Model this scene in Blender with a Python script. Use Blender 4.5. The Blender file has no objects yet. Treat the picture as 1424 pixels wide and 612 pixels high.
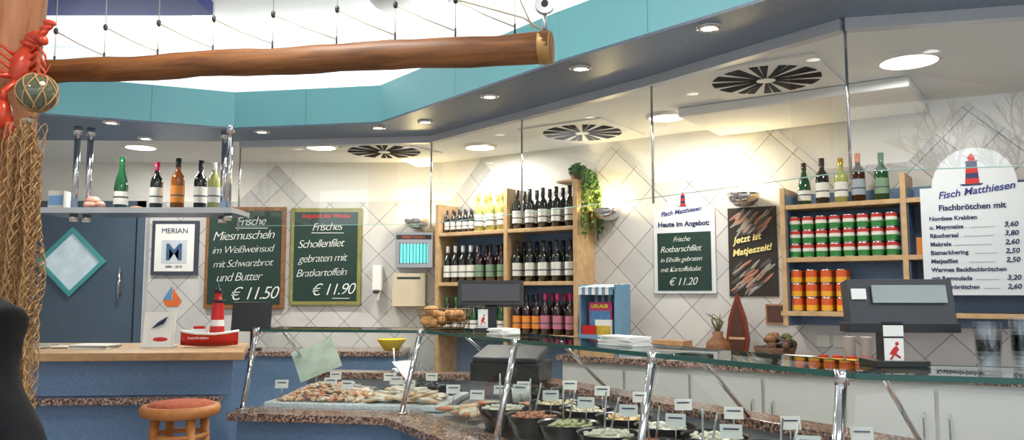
import bpy, bmesh, math, random
from mathutils import Vector, Matrix
random.seed(7)
R=random.uniform
scn=bpy.context.scene
try:
    scn.view_settings.view_transform='Standard'; scn.view_settings.exposure=-0.15
except Exception: pass
def lin(c):
    c/=255.0
    return c/12.92 if c<=.04045 else ((c+.055)/1.055)**2.4
def rgb(t): return (lin(t[0]),lin(t[1]),lin(t[2]),1)
MC={}
def mat(name,col,rough=.5,metal=0,var=.12,scale=8,spec=.5,emit=0,bump=0,trans=0,stretch=None,coat=0):
    if name in MC: return MC[name]
    m=bpy.data.materials.new(name); m.use_nodes=True; nt=m.node_tree; b=nt.nodes['Principled BSDF']
    c=rgb(col)
    tc=nt.nodes.new('ShaderNodeTexCoord'); mp=nt.nodes.new('ShaderNodeMapping'); no=nt.nodes.new('ShaderNodeTexNoise')
    nt.links.new(tc.outputs['Object'],mp.inputs[0]); nt.links.new(mp.outputs[0],no.inputs['Vector'])
    if stretch: mp.inputs['Scale'].default_value=stretch
    no.inputs['Scale'].default_value=scale; no.inputs['Detail'].default_value=4
    mx=nt.nodes.new('ShaderNodeMix'); mx.data_type='RGBA'
    mx.inputs[6].default_value=tuple(min(1,x*(1+var)) for x in c[:3])+(1,)
    mx.inputs[7].default_value=tuple(x*(1-var) for x in c[:3])+(1,)
    nt.links.new(no.outputs['Fac'],mx.inputs[0]); nt.links.new(mx.outputs[2],b.inputs['Base Color'])
    b.inputs['Roughness'].default_value=rough; b.inputs['Metallic'].default_value=metal
    b.inputs['Specular IOR Level'].default_value=spec
    if coat: b.inputs['Coat Weight'].default_value=coat
    if trans: b.inputs['Transmission Weight'].default_value=trans
    if emit:
        b.inputs['Emission Color'].default_value=c; b.inputs['Emission Strength'].default_value=emit
    if bump:
        bp=nt.nodes.new('ShaderNodeBump'); bp.inputs['Strength'].default_value=bump; bp.inputs['Distance'].default_value=.01
        nt.links.new(no.outputs['Fac'],bp.inputs['Height']); nt.links.new(bp.outputs[0],b.inputs['Normal'])
    MC[name]=m; return m
def glass(name,tint,f0=.05,rough=0.0):
    m=bpy.data.materials.new(name); m.use_nodes=True; nt=m.node_tree; nt.nodes.clear()
    o=nt.nodes.new('ShaderNodeOutputMaterial'); t=nt.nodes.new('ShaderNodeBsdfTransparent'); g=nt.nodes.new('ShaderNodeBsdfGlossy')
    f=nt.nodes.new('ShaderNodeLayerWeight'); f.inputs[0].default_value=.5; mx=nt.nodes.new('ShaderNodeMixShader')
    pw=nt.nodes.new('ShaderNodeMath'); pw.operation='POWER'; pw.inputs[1].default_value=5
    ml=nt.nodes.new('ShaderNodeMath'); ml.operation='MULTIPLY_ADD'; ml.inputs[1].default_value=.9-f0; ml.inputs[2].default_value=f0
    t.inputs[0].default_value=tint+(1,); g.inputs['Roughness'].default_value=rough
    nt.links.new(f.outputs['Facing'],pw.inputs[0]); nt.links.new(pw.outputs[0],ml.inputs[0]); nt.links.new(ml.outputs[0],mx.inputs[0]); nt.links.new(t.outputs[0],mx.inputs[1]); nt.links.new(g.outputs[0],mx.inputs[2]); nt.links.new(mx.outputs[0],o.inputs[0])
    return m
def speckle(name,c1,c2,c3,scale=90,rough=.25):
    m=bpy.data.materials.new(name); m.use_nodes=True; nt=m.node_tree; b=nt.nodes['Principled BSDF']
    tc=nt.nodes.new('ShaderNodeTexCoord'); v=nt.nodes.new('ShaderNodeTexVoronoi'); v.inputs['Scale'].default_value=scale
    cr=nt.nodes.new('ShaderNodeValToRGB'); sp=nt.nodes.new('ShaderNodeSeparateColor')
    nt.links.new(tc.outputs['Object'],v.inputs['Vector']); nt.links.new(v.outputs['Color'],sp.inputs[0]); nt.links.new(sp.outputs[0],cr.inputs[0]); nt.links.new(cr.outputs[0],b.inputs['Base Color'])
    e=cr.color_ramp; e.interpolation='CONSTANT'; e.elements[0].color=rgb(c1); e.elements[1].position=.4; e.elements[1].color=rgb(c2); x=e.elements.new(.75); x.color=rgb(c3)
    b.inputs['Roughness'].default_value=rough
    return m
def wood(name,c1,c2,axis=(1,8,8),rough=.45,scale=4):
    m=bpy.data.materials.new(name); m.use_nodes=True; nt=m.node_tree; b=nt.nodes['Principled BSDF']
    tc=nt.nodes.new('ShaderNodeTexCoord'); mp=nt.nodes.new('ShaderNodeMapping'); mp.inputs['Scale'].default_value=axis
    no=nt.nodes.new('ShaderNodeTexNoise'); no.inputs['Scale'].default_value=scale; no.inputs['Detail'].default_value=6; no.inputs['Distortion'].default_value=.6
    cr=nt.nodes.new('ShaderNodeValToRGB'); cr.color_ramp.elements[0].position=.3; cr.color_ramp.elements[1].position=.7
    cr.color_ramp.elements[0].color=rgb(c1); cr.color_ramp.elements[1].color=rgb(c2)
    nt.links.new(tc.outputs['Object'],mp.inputs[0]); nt.links.new(mp.outputs[0],no.inputs[0]); nt.links.new(no.outputs['Fac'],cr.inputs[0]); nt.links.new(cr.outputs[0],b.inputs['Base Color'])
    bp=nt.nodes.new('ShaderNodeBump'); bp.inputs['Strength'].default_value=.3; bp.inputs['Distance'].default_value=.005
    nt.links.new(no.outputs['Fac'],bp.inputs['Height']); nt.links.new(bp.outputs[0],b.inputs['Normal']); b.inputs['Roughness'].default_value=rough
    return m
def tile_mat(name):
    m=bpy.data.materials.new(name); m.use_nodes=True; nt=m.node_tree; b=nt.nodes['Principled BSDF']
    tc=nt.nodes.new('ShaderNodeTexCoord'); s=nt.nodes.new('ShaderNodeSeparateXYZ'); nt.links.new(tc.outputs['Object'],s.inputs[0])
    a=nt.nodes.new('ShaderNodeMath'); a.operation='ADD'; d=nt.nodes.new('ShaderNodeMath'); d.operation='SUBTRACT'
    for q in (a,d): nt.links.new(s.outputs[0],q.inputs[0]); nt.links.new(s.outputs[2],q.inputs[1])
    cb=nt.nodes.new('ShaderNodeCombineXYZ'); nt.links.new(a.outputs[0],cb.inputs[0]); nt.links.new(d.outputs[0],cb.inputs[1])
    br=nt.nodes.new('ShaderNodeTexBrick'); br.offset=0; br.inputs['Scale'].default_value=1
    br.inputs['Brick Width'].default_value=.29; br.inputs['Row Height'].default_value=.29; br.inputs['Mortar Size'].default_value=.0045; br.inputs['Mortar Smooth'].default_value=.1
    br.inputs['Color1'].default_value=rgb((222,221,217)); br.inputs['Color2'].default_value=rgb((202,202,200)); br.inputs['Mortar'].default_value=rgb((146,147,150)); br.inputs['Bias'].default_value=-.3
    nt.links.new(cb.outputs[0],br.inputs['Vector'])
    no=nt.nodes.new('ShaderNodeTexNoise'); no.inputs['Scale'].default_value=5; no.inputs['Detail'].default_value=6
    nt.links.new(tc.outputs['Object'],no.inputs[0])
    mx=nt.nodes.new('ShaderNodeMix'); mx.data_type='RGBA'; mx.blend_type='MULTIPLY'; mx.inputs[0].default_value=.25
    nt.links.new(br.outputs[0],mx.inputs[6]); nt.links.new(no.outputs['Fac'],mx.inputs[7]); nt.links.new(mx.outputs[2],b.inputs['Base Color'])
    b.inputs['Roughness'].default_value=.3
    return m
# palette
WHITE=mat('white_paint',(238,238,236),.6,var=.02); CREAM=mat('cream_wall',(236,235,229),.8,var=.03,scale=3)
CEIL=mat('ceiling_paint',(236,238,238),.85,var=.02,scale=2)
TURQ=mat('turquoise_panel',(134,208,218),.45,var=.04,scale=3)
TURQD=mat('turquoise_trim',(84,166,170),.4)
SOFF=speckle('soffit_laminate',(108,124,146),(120,136,158),(98,114,136),260,.35)
BLUE=speckle('blue_laminate',(100,128,162),(112,140,174),(92,118,152),300,.4)
DOORB=mat('door_blue',(80,98,116),.4,var=.08)
GRAN=speckle('granite',(136,106,92),(74,62,60),(182,152,134),110,.15)
CHROME=mat('chrome',(215,215,218),.12,1,var=.02)
STEEL=mat('brushed_steel',(190,192,195),.3,1,var=.05)
LOG=wood('log_wood',(92,52,24),(148,94,48),(1.0,9,9),.5,4)
POSTW=wood('post_wood',(126,72,42),(172,110,70),(8,8,1),.55,3)
BEECH=wood('beech_wood',(182,148,106),(204,172,128),(6,6,6),.4,3)
BEECHD=wood('beech_edge',(170,128,86),(196,152,106),(6,6,6),.4,3)
BLACK=mat('black_plastic',(22,23,26),.35); DGREY=mat('dark_grey',(52,54,60),.4)
SLATE=mat('chalkboard_green',(22,54,46),.6,var=.2,scale=5)
CHALK=mat('chalk',(232,236,230),.9,var=.05); RED=mat('red_paint',(196,34,30),.35); ORANGE=mat('orange_paint',(226,110,40),.4)
NAVY=mat('navy_ink',(30,42,84),.5); YEL=mat('yellow',(236,214,60),.4); ROPE=mat('white_cord',(206,198,180),.8); NET=mat('net_twine',(180,142,98),.9,var=.2,scale=30)
PAPER=mat('paper',(236,236,232),.7,var=.03); SILVERT=mat('aluminium',(204,208,213),.4,.3)
GP=glass('pane_glass',(.98,.99,.985),.085); GC=glass('counter_glass',(.93,.97,.96),.05); GT=glass('top_glass',(.45,.55,.52),.10)
CUPG=glass('clear_plastic',(.93,.95,.96),.08)
EMW=mat('lamp_lens',(255,248,215),.5,emit=5,var=.0); EMD=mat('spot_lens',(255,252,240),.5,emit=9,var=0)
NAV=mat('blue_awning',(36,48,130),.6)
FRONT=-1.3

class Fr:
    def __init__(s,o,ang=0): s.M=Matrix.Translation((o[0],o[1],o[2] if len(o)>2 else 0))@Matrix.Rotation(ang,4,'Z')
    def w(s,x,y,z): return s.M@Vector((x,y,z))
ID=Fr((0,0)); W1=Fr((0,6.9)); A2=math.atan2(-.574,.819); W2=Fr((-.75,7.0),A2)
def colr(o): bpy.context.collection.objects.link(o); return o
class B:
    def __init__(s,name,fr=ID): s.n=name; s.f=fr; s.v=[];s.fa=[];s.mi=[];s.sm=[];s.ms=[]
    def m(s,mt):
        if mt not in s.ms: s.ms.append(mt)
        return s.ms.index(mt)
    def add(s,vs,fs,mt,smooth=False):
        k=len(s.v); s.v+=[tuple(v) for v in vs]; i=s.m(mt)
        for f in fs: s.fa.append([k+a for a in f]); s.mi.append(i); s.sm.append(smooth)
    def hexa(s,p,mt): s.add(p,[(0,3,2,1),(4,5,6,7),(0,1,5,4),(1,2,6,5),(2,3,7,6),(3,0,4,7)],mt)
    def box(s,x0,x1,y0,y1,z0,z1,mt): s.hexa([(x0,y0,z0),(x1,y0,z0),(x1,y1,z0),(x0,y1,z0),(x0,y0,z1),(x1,y0,z1),(x1,y1,z1),(x0,y1,z1)],mt)
    def rbox(s,c,sz,mt,rot=None):
        Rm=rot or Matrix.Identity(3); p=[]
        for dz in(-1,1):
            for dx,dy in((-1,-1),(1,-1),(1,1),(-1,1)): p.append(tuple(Vector(c)+Rm@Vector((dx*sz[0]/2,dy*sz[1]/2,dz*sz[2]/2))))
        s.hexa(p,mt)
    def cyl(s,p,q,r1,r2,mt,n=16,caps=True):
        p=Vector(p);q=Vector(q);d=(q-p).normalized(); a=d.orthogonal().normalized(); b=d.cross(a); vs=[]
        for c,r in((p,r1),(q,r2)):
            for i in range(n):
                t=2*math.pi*i/n; vs.append(c+a*math.cos(t)*r+b*math.sin(t)*r)
        s.add(vs,[(i,(i+1)%n,n+(i+1)%n,n+i) for i in range(n)],mt,True)
        if caps: s.add(vs,[tuple(range(n-1,-1,-1)),tuple(range(n,2*n))],mt)
    def tube(s,pts,r,mt,n=6):
        pts=[Vector(p) for p in pts]; vs=[]; a=None
        for i,p in enumerate(pts):
            d=(pts[min(i+1,len(pts)-1)]-pts[max(i-1,0)]).normalized()
            a=d.orthogonal().normalized() if a is None else (a-d*a.dot(d)).normalized()
            b=d.cross(a); rr=r[i] if isinstance(r,(list,tuple)) else r
            for k in range(n):
                t=2*math.pi*k/n; vs.append(p+a*math.cos(t)*rr+b*math.sin(t)*rr)
        fs=[(i*n+k,i*n+(k+1)%n,(i+1)*n+(k+1)%n,(i+1)*n+k) for i in range(len(pts)-1) for k in range(n)]
        fs+=[tuple(range(n-1,-1,-1)),tuple(range((len(pts)-1)*n,len(pts)*n))]
        s.add(vs,fs,mt,True)
    def lathe(s,c,prof,mt,n=20,mats=None,sx=1,sy=1):
        for j in range(len(prof)-1):
            vs=[]
            for r,z in(prof[j],prof[j+1]):
                for i in range(n):
                    t=2*math.pi*i/n; vs.append((c[0]+r*math.cos(t)*sx,c[1]+r*math.sin(t)*sy,c[2]+z))
            s.add(vs,[(i,(i+1)%n,n+(i+1)%n,n+i) for i in range(n)],mats[j] if mats else mt,True)
    def ell(s,c,r,mt,rot=None,n=12,m=8):
        vs=[];Rm=rot or Matrix.Identity(3)
        for j in range(m+1):
            p=math.pi*j/m
            for i in range(n):
                t=2*math.pi*i/n
                vs.append(Vector(c)+Rm@Vector((r[0]*math.sin(p)*math.cos(t),r[1]*math.sin(p)*math.sin(t),r[2]*math.cos(p))))
        s.add(vs,[(j*n+i,j*n+(i+1)%n,(j+1)*n+(i+1)%n,(j+1)*n+i) for j in range(m) for i in range(n)],mt,True)
    def poly(s,pts,y0,y1,mt):
        n=len(pts); vs=[(x,y0,z) for x,z in pts]+[(x,y1,z) for x,z in pts]
        s.add(vs,[tuple(range(n)),tuple(range(2*n-1,n-1,-1))]+[(i,n+i,n+(i+1)%n,(i+1)%n) for i in range(n)],mt)
    def flat(s,pts,z0,z1,mt):
        n=len(pts); vs=[(x,y,z0) for x,y in pts]+[(x,y,z1) for x,y in pts]
        s.add(vs,[tuple(range(n-1,-1,-1)),tuple(range(n,2*n))]+[(i,(i+1)%n,n+(i+1)%n,n+i) for i in range(n)],mt)
    def done(s,bevel=0,parent=None,sub=0,merge=True):
        me=bpy.data.meshes.new(s.n); me.from_pydata(s.v,[],s.fa)
        for mt in s.ms: me.materials.append(mt)
        for i,p in enumerate(me.polygons): p.material_index=s.mi[i]; p.use_smooth=s.sm[i]
        bm=bmesh.new(); bm.from_mesh(me)
        if merge: bmesh.ops.remove_doubles(bm,verts=bm.verts,dist=1e-5)
        bmesh.ops.recalc_face_normals(bm,faces=bm.faces); bm.to_mesh(me); bm.free()
        o=colr(bpy.data.objects.new(s.n,me))
        if parent: o.parent=parent
        else: o.matrix_world=s.f.M
        if bevel:
            b=o.modifiers.new('bev','BEVEL'); b.width=bevel; b.segments=2; b.limit_method='ANGLE'; b.angle_limit=math.radians(50)
        return o
def text(body,size,x,y,z,mt,parent,shear=0,rot=0,align='LEFT',bold=0,spacing=1,name='lettering'):
    c=bpy.data.curves.new(name,'FONT'); c.body=body; c.size=size; c.extrude=.0008; c.shear=shear; c.align_x=align; c.offset=bold; c.space_character=spacing; c.resolution_u=3
    c.materials.append(mt); o=colr(bpy.data.objects.new(name,c)); o.parent=parent
    o.matrix_local=Matrix.Translation((x,y,z))@Matrix.Rotation(math.pi/2,4,'X')@Matrix.Rotation(rot,4,'Z')
    return o
def lamp(kind,name,loc,energy,col=(1,.9,.75),size=.1,spot=None,dirn=None,parent=None):
    l=bpy.data.lights.new(name,kind); l.energy=energy; l.color=col
    if kind=='AREA': l.shape='DISK'; l.size=size
    elif kind=='SPOT': l.spot_size=spot or 1.6; l.spot_blend=.6; l.shadow_soft_size=size
    else: l.shadow_soft_size=size
    o=colr(bpy.data.objects.new(name,l)); o.location=loc
    if dirn: o.rotation_euler=Vector(dirn).to_track_quat('-Z','Y').to_euler()
    if parent: o.parent=parent
    return o

# ---------------- ROOM ----------------
b=B('floor'); b.box(-5,4.2,FRONT,7.1,-.1,0,mat('floor_tile',(160,158,154),.35,var=.1,scale=6)); b.done()
b=B('wall_back',W1); b.box(-5.1,-.60,0,.12,0,3.1,CREAM); b.done()
b=B('wall_right_back',W2); b.box(.17,6.1,0,.12,0,3.1,CREAM); b.done()
b=B('wall_left'); b.box(-5.1,-5,FRONT,6.9,0,3.1,CREAM); b.done()
b=B('wall_right'); b.box(4.16,4.26,FRONT,3.6,0,3.1,CREAM); b.done()
TILE=tile_mat('diagonal_tiles')
def tiles(name,fr,x0,x1,peaks,base,top,hw):
    b=B(name,fr); pts=[(x0,0),(x1,0),(x1,base)]
    for p in sorted(peaks,reverse=True):
        if p+hw<x1 and p-hw>x0: pts+=[(p+hw,base),(p,top),(p-hw,base)]
    pts.append((x0,base)); b.poly(pts,-.012,-.001,TILE); return b.done()
tiles('wall_back_tiling',W1,-3.2,-.62,[-2.07],2.2,2.53,.33)
tiles('wall_left_back_tiling',W1,-5,-4.16,[-4.6],2.2,2.53,.33)
tiles('wall_right_back_tiling',W2,.19,6.0,[.6,1.87,3.05,4.2,5.3],2.2,2.53,.33)
b=B('wall_front')
for x in(-5,-2.75,-.5,4.06): b.box(x,x+.1,FRONT-.05,FRONT+.05,0,3.1,SILVERT)
b.box(-5,4.16,FRONT-.05,FRONT+.05,0,.35,SILVERT); b.box(-5,4.16,FRONT-.05,FRONT+.05,3.05,3.1,SILVERT); b.done()
UC=3.1
b=B('ceiling'); b.box(-5,4.2,FRONT,7.1,UC,UC+.08,CEIL); b.done()
F=[(-5,3.65),(-2.67,4.6),(-1.77,4.97),(-.81,4.8),(.22,3.51),(.9,2.76),(2.05,1.5),(4.16,.6)]
G=[(-5,5.3),(-3.4,5.36),(-1.88,5.42),(-.54,5.25),(.68,3.79),(1.28,2.97),(2.9,2.6),(4.16,2.35)]
b=B('ceiling_soffit')
for i in range(7):
    f0,f1,g0,g1=F[i],F[i+1],G[i],G[i+1]
    p=[f0,f1,g1,g0]
    b.hexa([(x,y,2.45) for x,y in p]+[(x,y,2.67) for x,y in p],SOFF)
o=b.done()
b=B('trim_turquoise_fascia')
def off(p,q,d):
    v=(Vector(q)-Vector(p)).normalized(); n=Vector((v.y,-v.x)); return Vector(p)+n*d,Vector(q)+n*d
for i in range(7):
    a,c=off(F[i],F[i+1],.012); p=[tuple(a),tuple(c),F[i+1],F[i]]
    b.hexa([(x,y,2.452) for x,y in p]+[(x,y,2.68) for x,y in p],TURQ)
    b.hexa([(x,y,2.440) for x,y in p]+[(x,y,2.4515) for x,y in p],SOFF)
for i,t in ((1,.5),(2,.5),(3,.5),(4,.5),(5,.33),(5,.7)):
    a,c=off(F[i],F[i+1],.0125); q=a.lerp(c,t); d=(c-a).normalized()*.002
    b.hexa([(q.x-d.x,q.y-d.y,2.455),(q.x+d.x,q.y+d.y,2.455),(q.x+d.x,q.y+d.y+.004,2.455),(q.x-d.x,q.y-d.y+.004,2.455),(q.x-d.x,q.y-d.y,2.678),(q.x+d.x,q.y+d.y,2.678),(q.x+d.x,q.y+d.y+.004,2.678),(q.x-d.x,q.y-d.y+.004,2.678)],TURQD)
b.done()
b=B('ceiling_shop'); 
b.flat(G[0:1]+G[1:]+[(4.16,3.6),(-.6,6.95),(-5,6.95)],2.55,2.67,CEIL); b.done()
b=B('trim_glass_rail')
for i in range(2,7):
    a,c=off(G[i],G[i+1],.03); a2,c2=off(G[i],G[i+1],-.02); p=[tuple(a),tuple(c),tuple(c2),tuple(a2)]
    b.hexa([(x,y,2.405) for x,y in p]+[(x,y,2.56) for x,y in p],SILVERT)
b.done()
b=B('wall_cove')
for i in range(7):
    g0,g1=G[i],G[i+1]; b.hexa([(g0[0],g0[1],2.67),(g1[0],g1[1],2.67),(g1[0],g1[1]+.05,2.67),(g0[0],g0[1]+.05,2.67),(g0[0],g0[1],UC),(g1[0],g1[1],UC),(g1[0],g1[1]+.05,UC),(g0[0],g0[1]+.05,UC)],CEIL)
b.done()
b=B('trim_blue_beam'); b.box(-3.2,-1.75,4.15,4.5,3.02,UC,NAV); b.done()
b=B('trim_ceiling_bar'); b.box(-3.6,-.2,4.02,4.10,2.98,UC-.001,WHITE); b.done()
# hanging glass panes with poles
b=B('hanging_glass_screen')
for i in range(2,7):
    b.add([(G[i][0],G[i][1],1.86),(G[i+1][0],G[i+1][1],1.86),(G[i+1][0],G[i+1][1],2.43),(G[i][0],G[i][1],2.43)],[(0,1,2,3)],GP)
    b.tube([(G[i][0],G[i][1],1.86),(G[i+1][0],G[i+1][1],1.86)],.0025,mat('glass_edge',(150,190,180),.3),4)
def lerp(a,c,t): return (a[0]+(c[0]-a[0])*t,a[1]+(c[1]-a[1])*t)
for p in [G[3],lerp(G[3],G[4],.49),G[4],G[5],G[6],G[2]]:
    b.cyl((p[0],p[1]-.01,1.83),(p[0],p[1]-.01,2.43),.006,.006,CHROME,8)
b.done()
for (x,y) in [(-2.47,4.8),(-2.49,5.3),(-1.63,5.08),(-.85,4.95),(-.53,4.78),(-.12,4.15),(.32,3.62),(.78,3.05),(1.6,2.4)]:
    b=B('recessed_downlight',Fr((x,y,2.45))); b.lathe((0,0,-.008),[(.032,0),(.048,0),(.052,.0085)],CHROME,20); b.cyl((0,0,-.005),(0,0,-.002),.032,.032,EMD,20); o=b.done()
    lamp('SPOT','spot',(x,y,2.42),20,(1,.96,.90),.03,2.4,(0,0,-1))
for (x,y,r) in [(1.95,3.8,.13),(1.0,5.05,.11),(-.25,6.1,.11),(-1.49,6.1,.11),(-2.9,6.1,.11)]:
    b=B('ceiling_lamp',Fr((x,y,2.55))); b.lathe((0,0,-.02),[(r,0),(r+.02,.005),(r+.025,.021)],WHITE,28); b.cyl((0,0,-.019),(0,0,-.012),r,r,EMW,28); b.done()
    lamp('AREA','ceiling_lamp_light',(x,y,2.525),17,(1,.97,.91),r*1.8)
b=B('ceiling_lamp',Fr((-1.9,4.75,UC))); b.cyl((0,0,-.015),(0,0,0),.07,.07,EMW); b.done()
for i in range(0,6):  # unseen uplights added on top of the soffit to brighten the upper ceiling
    f0,f1=Vector(F[i]),Vector(F[i+1]); g0,g1=Vector(G[i]),Vector(G[i+1]); p=f0.lerp(g0,.45); q=f1.lerp(g1,.45); c=(p+q)/2; L_=(q-p).length
    b=B('added_uplight_tube',Fr((c.x,c.y,2.67),math.atan2((q-p).y,(q-p).x))); b.box(-L_*.42,L_*.42,-.03,.03,0,.03,WHITE); b.cyl((-L_*.4,0,.045),(L_*.4,0,.045),.013,.013,EMW,10); b.done()
    l=lamp('AREA','added_uplight',(c.x,c.y,2.74),5.0*L_,(1,1,1),.1); l.data.shape='RECTANGLE'; l.data.size=L_*.8; l.data.size_y=.1; l.rotation_euler=(math.pi,0,math.atan2((q-p).y,(q-p).x))
# vents
for (x,y,rr) in [(-1.03,6.3,.29),(.5,5.55,.28),(1.36,4.15,.28)]:
    b=B('ceiling_air_vent',Fr((x,y,2.55),A2)); h=.33
    b.box(-h,h,-h,h,-.012,-.001,CEIL)
    for k in range(12):
        a0=2*math.pi*k/12; a1=a0+.34
        for (u0,u1) in ((a0,a0+.15),(a0+.19,a1)):
            pts=[(.05*math.cos(u0),.05*math.sin(u0)),(rr*math.cos(u0),rr*math.sin(u0)),(rr*math.cos(u1),rr*math.sin(u1)),(.05*math.cos(u1),.05*math.sin(u1))]
            b.flat(pts,-.016,-.0122,mat('vent_slot',(34,36,40),.9,spec=.1))
    b.lathe((0,0,-.017),[(.0,0),(.05,0)],WHITE,16)
    b.done()
b=B('ceiling_duct',W2); b.box(2.7,4.0,-.75,-.02,2.49,2.548,CEIL); b.done(.01)
for x in(-.64,-.21):
    b=B('pendant_lamp',Fr((x,4.25,0))); b.lathe((0,0,2.985),[(0,0),(.12,0),(.15,.03),(.10,.07),(0,.075)],WHITE,28); b.cyl((0,0,3.05),(0,0,3.1),.01,.01,CHROME,8); b.done()

# door & diamond window
b=B('door_1',W1); b.box(-4.10,-3.25,-.06,-.01,.02,2.12,DOORB)
b.cyl((-3.37,-.1,1.35),(-3.37,-.1,1.62),.012,.012,CHROME); b.cyl((-3.37,-.1,1.4),(-3.37,-.06,1.4),.008,.008,CHROME,8); b.cyl((-3.37,-.1,1.57),(-3.37,-.06,1.57),.008,.008,CHROME,8); b.done()
b=B('trim_door_frame',W1); b.box(-3.25,-3.17,-.07,-.001,0,2.2,DOORB); b.box(-4.18,-4.10,-.07,-.001,0,2.2,DOORB); b.box(-4.18,-3.17,-.07,-.001,2.12,2.2,DOORB); b.box(-3.255,-3.245,-.075,-.07,0,2.2,BLACK); b.box(-3.175,-3.165,-.075,-.001,0,2.2,SILVERT); b.done()
b=B('window_1',W1); cx,cz=-3.8,1.67
def ring(b,r0,r1,y0,y1,mt):
    q=[(0,1),(1,0),(0,-1),(-1,0)]
    for i in range(4):
        a=q[i];c=q[(i+1)%4]
        b.poly([(cx+a[0]*r1,cz+a[1]*r1),(cx+c[0]*r1,cz+c[1]*r1),(cx+c[0]*r0,cz+c[1]*r0),(cx+a[0]*r0,cz+a[1]*r0)],y0,y1,mt)
ring(b,.25,.30,-.09,-.062,TURQD)
b.poly([(cx,cz+.25),(cx+.25,cz),(cx,cz-.25),(cx-.25,cz)],-.072,-.062,mat('window_pane_painted_daylight',(190,206,214),.05,0,var=.35,scale=9,emit=.35)); b.done()  # daylight behind the pane is painted in as a faint emission

b=B('framed_print',W1); b.box(-3.13,-2.73,-.04,-.013,1.56,2.03,mat('frame_dark',(60,66,80),.4)); b.box(-3.10,-2.76,-.043,-.038,1.59,2.0,PAPER)
b.box(-3.04,-2.82,-.046,-.042,1.66,1.86,mat('print_grey',(196,204,214),.6)); o=b.done()
text('MERIAN',.065,-2.93,-.047,1.92,NAVY,o,align='CENTER'); text('M',.2,-2.93,-.048,1.69,mat('printblue',(60,90,130),.5),o,align='CENTER',bold=.004); text('2009 - 2010',.03,-2.93,-.047,1.62,NAVY,o,align='CENTER')
b=B('sailboat_sticker',W1); b.poly([(-3.02,1.34),(-2.86,1.34),(-2.89,1.29),(-2.99,1.29)],-.02,-.0125,ORANGE); b.poly([(-2.95,1.35),(-2.95,1.46),(-3.02,1.35)],-.02,-.0125,mat('skyblue',(90,150,200),.5)); b.poly([(-2.94,1.35),(-2.94,1.44),(-2.87,1.35)],-.02,-.0125,ORANGE); b.done()
# chalkboards
def board(x0,x1,z0,z1,fc,lines,head=None):
    b=B('chalkboard',W1); b.box(x0,x1,-.05,-.013,z0,z1,fc); b.box(x0+.03,x1-.03,-.054,-.049,z0+.035,z1-.035,SLATE); o=b.done(.003)
    for t,s,x,z in lines: text(t,s*.96,x,-.0555,z,CHALK,o,shear=.35,rot=.04,bold=-.0014,spacing=.86)
    if head: text(head,.05,(x0+x1)/2,-.0555,z1-.085,RED,o,align='CENTER',bold=.0015)
    return o
FW=wood('frame_walnut',(120,78,40),(150,104,60),(5,5,5))
FG=wood('frame_olive',(120,120,60),(150,146,84),(5,5,5))
o=board(-2.66,-1.97,1.27,2.15,FW,[('Frische',.11,-2.40,1.985),('Miesmuscheln',.115,-2.60,1.855),('im Weißweinsud',.094,-2.60,1.74),('mit Schwarzbrot',.094,-2.59,1.62),('und Butter',.11,-2.56,1.50),('€ 11.50',.16,-2.44,1.34)])
b=B('underline',ID); b.box(-2.40,-2.12,-.0565,-.0545,1.962,1.967,CHALK); b.box(-2.25,-2.08,-.0565,-.0545,1.315,1.32,CHALK); b.done(parent=o)
o=board(-1.92,-1.31,1.30,2.14,FG,[('Frisches',.10,-1.74,1.94),('Schollenfilet',.104,-1.86,1.79),('gebraten mit',.1,-1.85,1.665),('Bratkartoffeln',.098,-1.87,1.54),('€ 11.90',.145,-1.74,1.38)],'Angebot der Woche')
b=B('underline',ID); b.box(-1.74,-1.46,-.0565,-.0545,1.92,1.925,CHALK); b.box(-1.55,-1.4,-.0565,-.0545,1.355,1.36,CHALK); b.done(parent=o)
b=B('paper_towel_dispenser',W1); b.box(-1.02,-.74,-.14,-.013,1.29,1.57,mat('beige_plastic',(206,194,168),.4)); b.box(-.98,-.78,-.142,-.138,1.52,1.54,DGREY); b.done(.02)
b=B('soap_dispenser',W1); b.box(-1.20,-1.12,-.11,-.013,1.42,1.64,PAPER); b.lathe((-1.16,-.07,1.34),[(.02,0),(.03,.08)],PAPER,12); b.box(-1.19,-1.13,-.13,-.1,1.40,1.43,DGREY); b.done(.012)
b=B('insect_killer_lamp',W1); b.box(-1.0,-.68,-.14,-.013,1.62,1.92,STEEL)
b.box(-.96,-.72,-.145,-.139,1.66,1.82,mat('uv_tube',(110,235,225),.4,emit=.9,var=0))
for k in range(9): b.box(-.96+.028*k,-.954+.028*k,-.155,-.15,1.65,1.83,DGREY)
b.box(-.99,-.69,-.143,-.139,1.86,1.90,DGREY); o=b.done()
text('INSECT-O-KILL',.03,-.84,-.1445,1.87,ORANGE,o,align='CENTER')
def sconce(fr,x,z):
    b=B('wall_uplight',fr)
    prof=[(.0,-.085),(.05,-.078),(.095,-.05),(.118,0),(.112,.004),(.088,-.045),(0,-.07)]
    b.lathe((x,-.13,z),prof,CHROME,28); b.cyl((x,-.02,z-.03),(x,-.0125,z-.03),.05,.05,CHROME); b.cyl((x,-.05,z-.05),(x,-.015,z-.04),.015,.015,CHROME,10)
    b.ell((x,-.13,z-.01),(.035,.035,.035),EMW); o=b.done()
    p=fr.w(x,-.11,z+.045); lamp('POINT','wall_uplight_bulb',p,8,(1,.76,.36),.05)
sconce(W1,-.82,2.03); sconce(W2,1.86,2.02); sconce(W2,2.89,2.06)

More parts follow.
